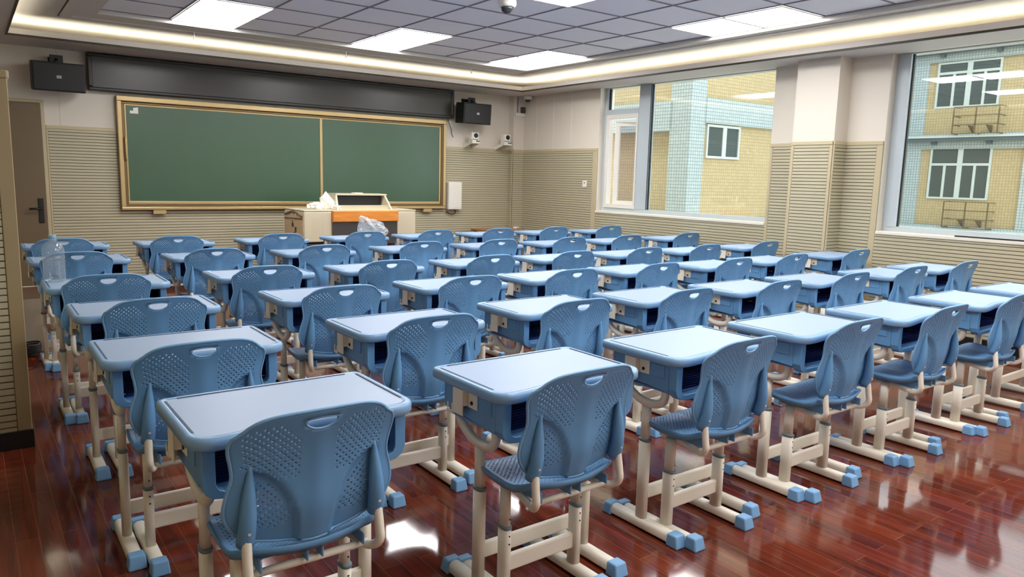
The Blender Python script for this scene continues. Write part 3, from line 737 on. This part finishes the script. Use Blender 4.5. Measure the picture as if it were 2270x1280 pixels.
def back_pt(u, v):
    x = u*smooth(WT, v)
    zt = .812-.009*u*u-.034*abs(u)**6; zb = .452+.020*u*u
    z = zb+(zt-zb)*v
    y = smooth(YT, z)+.034*(x/.205)**2*(1.05-.25*v)
    # arched lower panels pressed in
    k = ((abs(x)-.170)/.125)**2+((z-.46)/.205)**2
    q = max(0, min(1, (1.06-k)/.12)); q = q*q*(3-2*q)
    if abs(x) > .158: q *= max(0, 1-(abs(x)-.158)/.012)
    y += .016*q
    # central spine
    y -= .005*math.exp(-(x/.028)**2)*max(0, min(1, (.80-z)/.1))
    return Vector((x, y, z))
def perforated(NU, NV, pt, holes, r=.32, cut=None, snap=None):
    """cell grid; every other cell inside the regions carries a real round hole"""
    b = MB(); vs = {}
    uv = {}
    for i in range(NU+1):
        for j in range(NV+1):
            u, v = -1+2*i/NU, j/NV; vs[i, j] = b.bm.verts.new(pt(u, v)); uv[i, j] = (u, v)
    kill = set()
    if cut:
        for i in range(NU):
            for j in range(NV):
                c = pt(-1+2*(i+.5)/NU, (j+.5)/NV)
                if cut(c): kill.add((i, j))
        done = set()
        for (i, j) in kill:
            for (a, c_) in ((i, j), (i+1, j), (i, j+1), (i+1, j+1)):
                if (a, c_) in done: continue
                nb = [(a-1, c_-1), (a, c_-1), (a-1, c_), (a, c_)]
                if any(n_ not in kill for n_ in nb):
                    vs[a, c_].co = snap(vs[a, c_].co); done.add((a, c_))
    for i in range(NU):
        for j in range(NV):
            if (i, j) in kill: continue
            q = [vs[i, j], vs[i+1, j], vs[i+1, j+1], vs[i, j+1]]
            if (i+j) % 2 == 0 and holes(-1+2*(i+.5)/NU, (j+.5)/NV):
                du, dv = 2/NU, 1/NV; uc, vc = -1+du*(i+.5), dv*(j+.5)
                h = []
                for k in range(8):
                    a = -PI*.75-PI/8+k*PI/4
                    h.append(b.bm.verts.new(pt(uc+du*r*math.cos(a), vc+dv*r*math.sin(a))))
                for k in range(4):
                    b._f((q[k], h[(2*k+1) % 8], h[2*k]), 0, True)
                    b._f((q[k], q[(k+1) % 4], h[(2*k+2) % 8], h[(2*k+1) % 8]), 0, True)
            else: b._f(q, 0, True)
    return b
def make_chair():
    r = empty('school_chair')
    HZ, HW = .791, .044
    def zl(x): return HZ-.033*max(0, 1-(x/HW)**2)**.55
    def cut(c): return abs(c.x) < HW and zl(c.x) < c.z < HZ
    def snap(p):
        best = None
        for k in range(33):
            x = -HW+2*HW*k/32
            for z in (HZ-.004*(x/HW)**2, zl(x)-.004*(x/HW)**2):
                d = (p.x-x)**2+(p.z-z)**2
                if best is None or d < best[0]: best = (d, x, z)
        x, z = best[1], best[2]
        return Vector((x, lerp(YT, z)+.034*(x/.205)**2*.85-.005*math.exp(-(x/.028)**2)*max(0, min(1, (.80-z)/.1)), z))
    def holes(u, v):
        p = back_pt(u, v); ax = abs(p.x)
        if v > .5:       # upper pair of fields
            if ax < .046 or ax > .180: return False
            top = .782-.9*max(0, .085-ax)-.5*max(0, ax-.15)
            low = .622+.55*max(0, ax-.075)+.0*ax
            return low < p.z < top
        if ax < .060 or ax > .150: return False
        k = ((ax-.170)/.112)**2+((p.z-.46)/.185)**2
        return k < 1.0 and p.z > .505
    bk = perforated(46, 40, back_pt, holes, .33, cut, snap).build('backrest', 'blue', r, solid=.0045, offset=0, recalc=True)
    rim = [back_pt(-1+2*k/24, 1) for k in range(25)]+[back_pt(1, 1-k/24) for k in range(1, 24)]+[back_pt(1-2*k/20, 0) for k in range(21)]+[back_pt(-1, k/24) for k in range(1, 24)]
    MB().tube(rim, .0046, 8, closed=True).build('backrest_rim', 'cap', bk)
    hr = [snap(Vector((-HW+2*HW*k/14, 0, .9))) for k in range(15)]+[snap(Vector((HW*math.cos(PI*k/18), 0, HZ-.033*math.sin(PI*k/18)**1.1))) for k in range(1, 18)]
    MB().tube(hr, .0030, 6, closed=True).build('handle_rim', 'cap', bk)
    for sx in (-1, 1):
        pts = []; rad = []
        for k in range(13):
            t = k/12; z = .478+.205*t; x = sx*(.172-.012*t)
            y = lerp(YT, z)+.034*(x/.205)**2*.95
            pts.append((x, y-.012+.013*t*t, z)); rad.append(.0195*(1-t**2.4)+.0025)
        MB().tube(pts, .016, 12, radii=rad).build('tube_sleeve', 'blue', bk)
        sc = MB(); ys_ = lerp(YT, .52)+.024-.033
        sc.box((sx*.170-.0035, ys_-.001, .523), (sx*.170+.0035, ys_+.008, .540)); sc.lathe([(.004, ys_-.002), (.005, ys_+.008)], 10, (sx*.170, 0, .517), axis='y'); sc.build('screw', 'chrome', bk)
    # seat
    def seat_pt(u, v):
        wy = [(0, .150), (.08, .180), (.2, .197), (.45, .200), (.75, .196), (.9, .185), (1, .150)]
        x = u*smooth(wy, v); y = -.172+.345*v-.02*(u*u)*(1 if v < .5 else -1)*(abs(v-.5)*2)**3*-1
        z = .436+.014*u*u-.010*math.sin(PI*min(1, v*1.25))+.010*max(0, (.2-v)/.2)-.030*max(0, (v-.72)/.28)**2
        return Vector((x, y, z))
    def sh(u, v): return abs(u) < .90 and .05 < v < .93 and abs(u) > .03
    se = perforated(44, 38, seat_pt, sh, .31).build('seat', 'blue', r, solid=.005, offset=-1)
    loop = [seat_pt(-1+2*k/16, 1) for k in range(17)]+[seat_pt(1, 1-k/20) for k in range(1, 20)]+[seat_pt(1-2*k/16, 0) for k in range(17)]+[seat_pt(-1, k/20) for k in range(1, 20)]
    sk_ = MB(); n = len(loop)
    cen = Vector((0, -.01, 0))
    R0 = [sk_.bm.verts.new(p+Vector((0, 0, .002))) for p in loop]; R1 = [sk_.bm.verts.new(p+Vector((p.x, p.y+.01, 0)).normalized()*.004-Vector((0, 0, .006))) for p in loop]
    R2 = [sk_.bm.verts.new(p-Vector((p.x, p.y+.01, 0)).normalized()*.008-Vector((0, 0, .026))) for p in loop]
    R3 = [sk_.bm.verts.new(p-Vector((p.x, p.y+.01, 0)).normalized()*.014-Vector((0, 0, .020))) for p in loop]
    for A, B_ in ((R0, R1), (R1, R2), (R2, R3)):
        for i in range(n): sk_._f((A[i], A[(i+1) % n], B_[(i+1) % n], B_[i]), 0, True)
    sk_.build('seat_skirt', 'blue', se)
    un = MB(); un.box((-.135, -.10, .396), (.135, .07, .412)); 
    for xx in (-.14, .132, -.022, .018): un.box((xx, -.165, .392), (xx+.006, .06, .424))
    un.build('seat_base', 'blue', se, bevel=.002, seg=1)
    for sx in (-1, 1):
        t = MB(); t.tube([(sx*.125, .07, .388), (sx*.135, -.04, .386), (sx*.152, -.13, .378), (sx*.168, -.165, .386), (sx*.174, -.183, .408), (sx*.174, -.180, .44), (sx*.172, -.170, .50)], .0125, 10, smooth_pts=5)
        t.build('frame_tube', 'cream', r)
        X = sx*.152
        lg = MB(); lg.prism(oval(X, 0, .013, .021), .255, .392, sm=True); lg.prism(oval(X, 0, .016, .026), .04, .262, sm=True)
        lo = lg.build('leg', 'cream', r)
        MB().prism(oval(X, 0, .0175, .0275), .252, .264, sm=True).build('collar', 'collar', lo, bevel=.0015, seg=1)
        h_ = MB()
        for zz in (.205, .232, .29): h_.lathe([(.003, -.0262), (.003, -.0272)], 8, (X, 0, zz), axis='y')
        h_.build('adjusting_hole', 'dark', lo)
        fb = MB().prism(rrect(X-.023, X+.023, .006, .044, (.008, .008, .018, .018), 4), -.15, .235, 'y', sm=True).build('foot_bar', 'cream', r)
        for (ya, yb) in ((-.175, -.118), (.212, .262)):
            foot_cap(X, ya, yb).build('foot_cap', 'cap', fb, bevel=.006, seg=3)
    MB().tube([(-.160, -.135, .382), (.160, -.135, .382)], .0105, 10).build('rear_tube', 'cream', r)
    MB().box((-.142, -.010, .100), (.142, .010, .157)).build('crossbar', 'cream', r, bevel=.006, seg=2)
    return r

DESKS = [[(0.385, 2.181), (1.22, 2.105), (2.02, 2.131), (2.792, 2.116), (3.57, 2.094), (4.42, 2.083), (5.228, 2.076)], [(0.324, 3.074), (1.232, 3.055), (2.056, 3.098), (2.823, 3.072), (3.6, 3.042), (4.407, 3.051), (5.152, 3.013), (6.027, 3.035)], [(0.341, 3.973), (1.224, 3.962), (2.037, 3.987), (2.806, 3.99), (3.62, 4.009), (4.424, 3.97), (5.213, 3.996), (6.242, 4.028)], [(0.308, 4.876), (1.174, 4.908), (1.968, 4.893), (2.805, 4.894), (3.601, 4.887), (4.502, 4.898), (5.391, 4.888), (6.293, 4.908)], [(0.313, 6.158), (1.161, 6.075), (1.982, 6.058), (2.858, 6.048), (3.683, 6.017), (4.492, 5.994), (5.401, 5.999), (6.27, 6.019)], [(0.337, 7.261), (1.166, 7.23), (2.03, 7.231), (2.879, 7.23), (3.681, 7.216), (4.502, 7.23), (5.343, 7.237), (6.189, 7.208)]]
CHAIRS = [[(0.66, 1.876), (1.486, 1.812), (2.289, 1.834), (3.066, 1.825), (3.85, 1.80), (4.69, 1.79)], [(0.605, 2.745), (1.527, 2.773), (2.322, 2.793), (3.094, 2.779), (3.89, 2.75), (4.711, 2.766), (5.541, 2.772), (6.365, 2.757)], [(0.65, 3.709), (1.522, 3.688), (2.316, 3.709), (3.085, 3.706), (3.883, 3.71), (4.701, 3.69), (5.475, 3.702), (6.493, 3.716)], [(0.586, 4.616), (1.454, 4.639), (2.253, 4.618), (3.082, 4.61), (3.876, 4.603), (4.696, 4.615), (5.491, 4.612), (6.421, 4.621)], [(0.581, 5.873), (1.449, 5.79), (2.28, 5.773), (3.153, 5.763), (3.944, 5.732), (4.782, 5.709), (5.58, 5.714), (6.541, 5.734)], [(0.603, 6.976), (1.437, 6.945), (2.341, 6.946), (3.184, 6.945), (3.979, 6.931), (4.796, 6.945), (5.606, 6.952), (6.472, 6.923)]]
ROW = ['the row nearest the camera', 'the second row from the camera', 'the third row from the camera', 'the fourth row from the camera', 'the fifth row from the camera', 'the last row by the chalkboard']
COL = ['leftmost', 'second from left', 'third from left', 'fourth from left', 'fifth from left', 'sixth from left', 'seventh from left', 'rightmost']
desk0, chair0 = make_desk(), make_chair()
first = True
rnd = random.Random(5)
for j in range(6):
    for i, (dx, dy) in enumerate(DESKS[j]):
        cx, cy = dx+.305, dy-.205
        has = i < len(CHAIRS[j])
        if has and j > 0 and abs(CHAIRS[j][i][0]-cx) > .08: cx = CHAIRS[j][i][0]+.03
        d = desk0 if first else copy_tree(desk0)
        d.location = (cx, cy, 0); d.rotation_euler = (0, 0, rnd.uniform(-.008, .008))
        col = 'rightmost' if (j == 0 and i == 6) else COL[i]
        extra = {(3, 0): ' under water bottle', (5, 3): ' under plastic bag'}.get((j, i), '')
        tag(d, f'pale blue desk{extra}, {col} in {ROW[j]}', 'desk', 'pale blue school desks in rows')
        if has:
            c = chair0 if first else copy_tree(chair0)
            hx, hy = CHAIRS[j][i]; c.location = (hx, hy, 0); c.rotation_euler = (0, 0, rnd.uniform(-.01, .01))
            tag(c, f'blue perforated school chair, {COL[i]} in {ROW[j]}', 'chair', 'blue perforated chairs pushed under the desks')
        first = False
# ---------------------------------------------------------------- things on the desks
bt = empty('water_bottle', (.375, 4.79, .7375)); bt.scale = (.78, .78, .80); tag(bt, 'large clear ribbed plastic water bottle on a left column desk', 'bottle')
prof = [(.055, 0), (.066, .006), (.070, .02)]
z = .03
for k in range(9):
    prof += [(.070, z), (.066, z+.006), (.070, z+.012)]; z += .0135
prof += [(.070, .160), (.0705, .175), (.065, .183), (.071, .192), (.070, .215), (.062, .243), (.045, .268), (.026, .283), (.0215, .292), (.0215, .302)]
MB().lathe(prof, 28).build('bottle_body', 'pet', bt)
MB().lathe([(.0235, .296), (.025, .300), (.025, .318), (.023, .322)], 20).build('bottle_cap', 'petcap', bt)
MB().lathe([(.024, .286), (.029, .288), (.029, .293), (.024, .295)], 20).build('neck_ring', 'pet', bt)
# plastic bag
bg = bmesh.new(); bmesh.ops.create_icosphere(bg, subdivisions=4, radius=1)
from mathutils import noise as NZ
for v in bg.verts:
    p = v.co.copy(); n = NZ.noise(p*2.4)+.5*NZ.noise(p*5.0)
    sx = .17*(1+.25*n); sz = .11*(1+.3*n)
    x = p.x*sx; y_ = p.y*.10*(1+.3*n); zz = max(p.z, -.6)*sz+.065
    if p.x < -.2: zz += .55*max(0, -p.x-.2)**1.3*.13/.5*max(0, p.z+.6); 
    if p.x > .3: zz *= 1-.35*(p.x-.3)
    v.co = Vector((x, y_, zz))
me = bpy.data.meshes.new('plastic_bag'); bg.to_mesh(me); bg.free(); me.materials.append(M['bag'])
for p in me.polygons: p.use_smooth = False
bo = bpy.data.objects.new('plastic_bag', me); C.collection.objects.link(bo); bo.location = (3.42, 7.08, .738); bo.scale = (.9, .9, .92)
tag(bo, 'crumpled clear plastic bag lying on a last row desk before the lectern', 'plastic bag')
# clutter on the floor behind the left column
cx_ = empty('carton', (.26, 6.55, 0)); tag(cx_, 'open cream carton with flaps on the floor behind the left column of desks', 'carton')
b = MB(); b.box((-.16, -.12, 0), (.16, -.112, .40)); b.box((-.16, .112, 0), (.16, .12, .40)); b.box((-.16, -.112, 0), (-.152, .112, .40)); b.box((.152, -.112, 0), (.16, .112, .40)); b.box((-.152, -.112, 0), (.152, .112, .008)); b.build('carton_body', 'card', cx_)
b = MB(); b.hexa([(-.16, -.12, .398), (.16, -.12, .398), (.16, -.114, .398), (-.16, -.114, .398), (-.18, -.20, .50), (.14, -.20, .50), (.14, -.194, .503), (-.18, -.194, .503)]); b.build('carton_flap', 'card', cx_)
cbl = MB()
for k in range(7):
    a = k*.9; cbl.tube([(.10*math.cos(a+t_*.7)*(1+.1*math.sin(k+t_)), .07*math.sin(a+t_*.7), .012+.012*k+.01*math.sin(t_+k)) for t_ in range(9)], .006, 6, closed=True, smooth_pts=3)
cbo = cbl.build('cable_coil', 'cable'); cbo.location = (.27, 6.30, 0); tag(cbo, 'tangled coil of black cable on the floor behind the left column of desks', 'cable coil')

# ================================================================ OUTSIDE
struct(MB().box((W+.01, -30, 3.0), (W+T, 28, 11)).build('wall_outer_upper', 'ytile'))  # unseen upper storeys, added to shade the courtyard
struct(MB().box((W+.01, -30, -7), (W+T, 28, -.001)).build('wall_outer_lower', 'ytile'))  # unseen lower storeys, added along with the shading wall above
struct(MB().box((W+.01, D+.2, 0), (W+T, 28, 3.0)).build('wall_outer_side', 'ytile'))  # facade carried on unseen, added to shade the wing's left face
struct(MB().box((W, -30, -7.1), (60, 45, -7)).build('ground', 'ground'))  # unseen surface outside, added to bounce daylight into the room
bd = empty('school_building', (24, 15, -7)); tag(bd, 'opposite school building with yellow and pale blue tiles beyond the windows', 'building')
def OP(nm, b, m_, **k):
    o = b.build(nm, m_, None, **k); o.parent = bd; o.location = -bd.location; return o
XF, YW, XC = 30.0, 15.0, 17.5
OP('facade_wall', MB().box((XF, -8, -7), (XF+6, YW+.0, 11)), 'ytile')
OP('wing_wall', MB().box((XC+.45, YW, -7), (XF+6, YW+12, 11)), 'ytile')
OP('wing_upper_wall', MB().box((XC, YW+.72, 3.66), (XC+.45, YW+12, 11)), 'ytile')
def zb(r_, dist): return r_*dist+H
# pale blue columns and bands of the wing
OP('corner_column', MB().box((XC-.06, YW-.06, -7), (XC+.62, YW+.72, 11)), 'btile')
OP('end_column', MB().box((27.6, YW-.06, -7), (XF-.0, YW, 11)), 'btile')
for z0_, z1_ in ((3.16, 3.90), (-.44, .30), (6.9, 7.5)):
    b = MB(); b.box((XC+.62, YW-.10, z0_), (27.6, YW, z1_)); b.box((XC-.10, YW+.72, z0_-.24), (XC+.45, YW+12, z1_-.10)); OP('tile_band', b, 'btile')
def owin(y0, y1, z0, z1, plane, fixed, dep, trans, mid, subs, nm='window'):
    f = MB(); fr = .07
    def bx(a0, a1, c0, c1, t=.06, mi=0):
        if fixed == 'x': f.box((plane-t, a0, c0), (plane, a1, c1), mi)
        else: f.box((a0, plane-t, c0), (a1, plane, c1), mi)
    bx(y0, y1, z0, z0+fr); bx(y0, y1, z1-fr, z1); bx(y0, y0+fr, z0+fr, z1-fr); bx(y1-fr, y1, z0+fr, z1-fr)
    if trans: bx(y0+fr, y1-fr, trans, trans+fr*1.3, .056)
    for m__ in mid: bx(m__-.09, m__+.09, z0+fr, z1-fr, .053)
    for m__ in subs: bx(m__-.045, m__+.045, z0+fr, trans if trans else z1-fr, .050)
    o = OP(nm, f, 'bframe')
    g_ = MB()
    if fixed == 'x': g_.box((plane-.02, y0+.03, z0+.03), (plane-.005, y1-.03, z1-.03))
    else: g_.box((y0+.03, plane-.02, z0+.03), (y1-.03, plane-.005, z1-.03))
    go = g_.build('pane', 'bglass', o)
    return o
owin(18.25, 19.85, H+.75, H+1.76, YW, 'y', 0, None, [19.1], [])
owin(11.62, 13.75, zb(-.0125, 30), zb(.052, 30), XF, 'x', 0, zb(.029, 30), [12.68], [12.15, 13.2])
owin(11.62, 13.80, zb(.1, 30), zb(.156, 30), XF, 'x', 0, zb(.141, 30), [12.68], [12.15, 13.2])
# window on the wing's left (inner) face is a brown recess
# facade columns, ledges and gutters
for (a, b_) in ((14.10, 14.62), (8.9, 10.6), (2.0, 3.4)):
    OP('facade_column', MB().box((XF-.10, a, -7), (XF, b_, 11)), 'btile')
for zr in (-.064, .0495, .1565):
    z0_ = zb(zr, 30)
    OP('ledge', MB().box((XF-.12, -8, z0_), (XF, YW-.0, z0_+.55)), 'btile')
    g_ = MB(); g_.box((XF-.42, -8, z0_+.28), (XF-.12, YW-.06, z0_+.40)); OP('gutter', g_, 'gutter')
    w_ = MB(); w_.box((XF-.46, -8, z0_+.40), (XF-.12, YW-.06, z0_+.46)); OP('ledge_cap', w_, 'bframe')
    for yy in (13.6, 11.7, 9.8, 7.9, 6.0): OP('gutter_bracket', MB().box((XF-.30, yy-.08, z0_+.16), (XF-.12, yy+.08, z0_+.28)), 'gutter')
for z0_ in (zb(-.047, 30), zb(.067, 30)):
    f = MB(); ya, yb_, dd, hh = 11.35, 12.85, .55, .95
    for yy in (ya, (ya+yb_)/2, yb_):
        f.box((XF-dd-.03, yy-.02, z0_), (XF-dd, yy+.02, z0_+hh)); f.box((XF-dd, yy-.02, z0_), (XF, yy+.02, z0_+.03))
    for kk in range(4): f.box((XF-dd-.03, ya, z0_+kk*hh/3-.015), (XF-dd, yb_, z0_+kk*hh/3+.015))
    for yy in (ya, yb_):
        for kk in range(4): f.box((XF-dd, yy-.015, z0_+kk*hh/3-.015), (XF, yy+.015, z0_+kk*hh/3+.015))
    for yy in (11.75, 12.35): f.prism([(XF-.5, z0_+.30), (XF, z0_+.30), (XF, z0_+.02)], yy-.02, yy+.02, 'y')
    OP('air_conditioner_rack', f, 'rack')
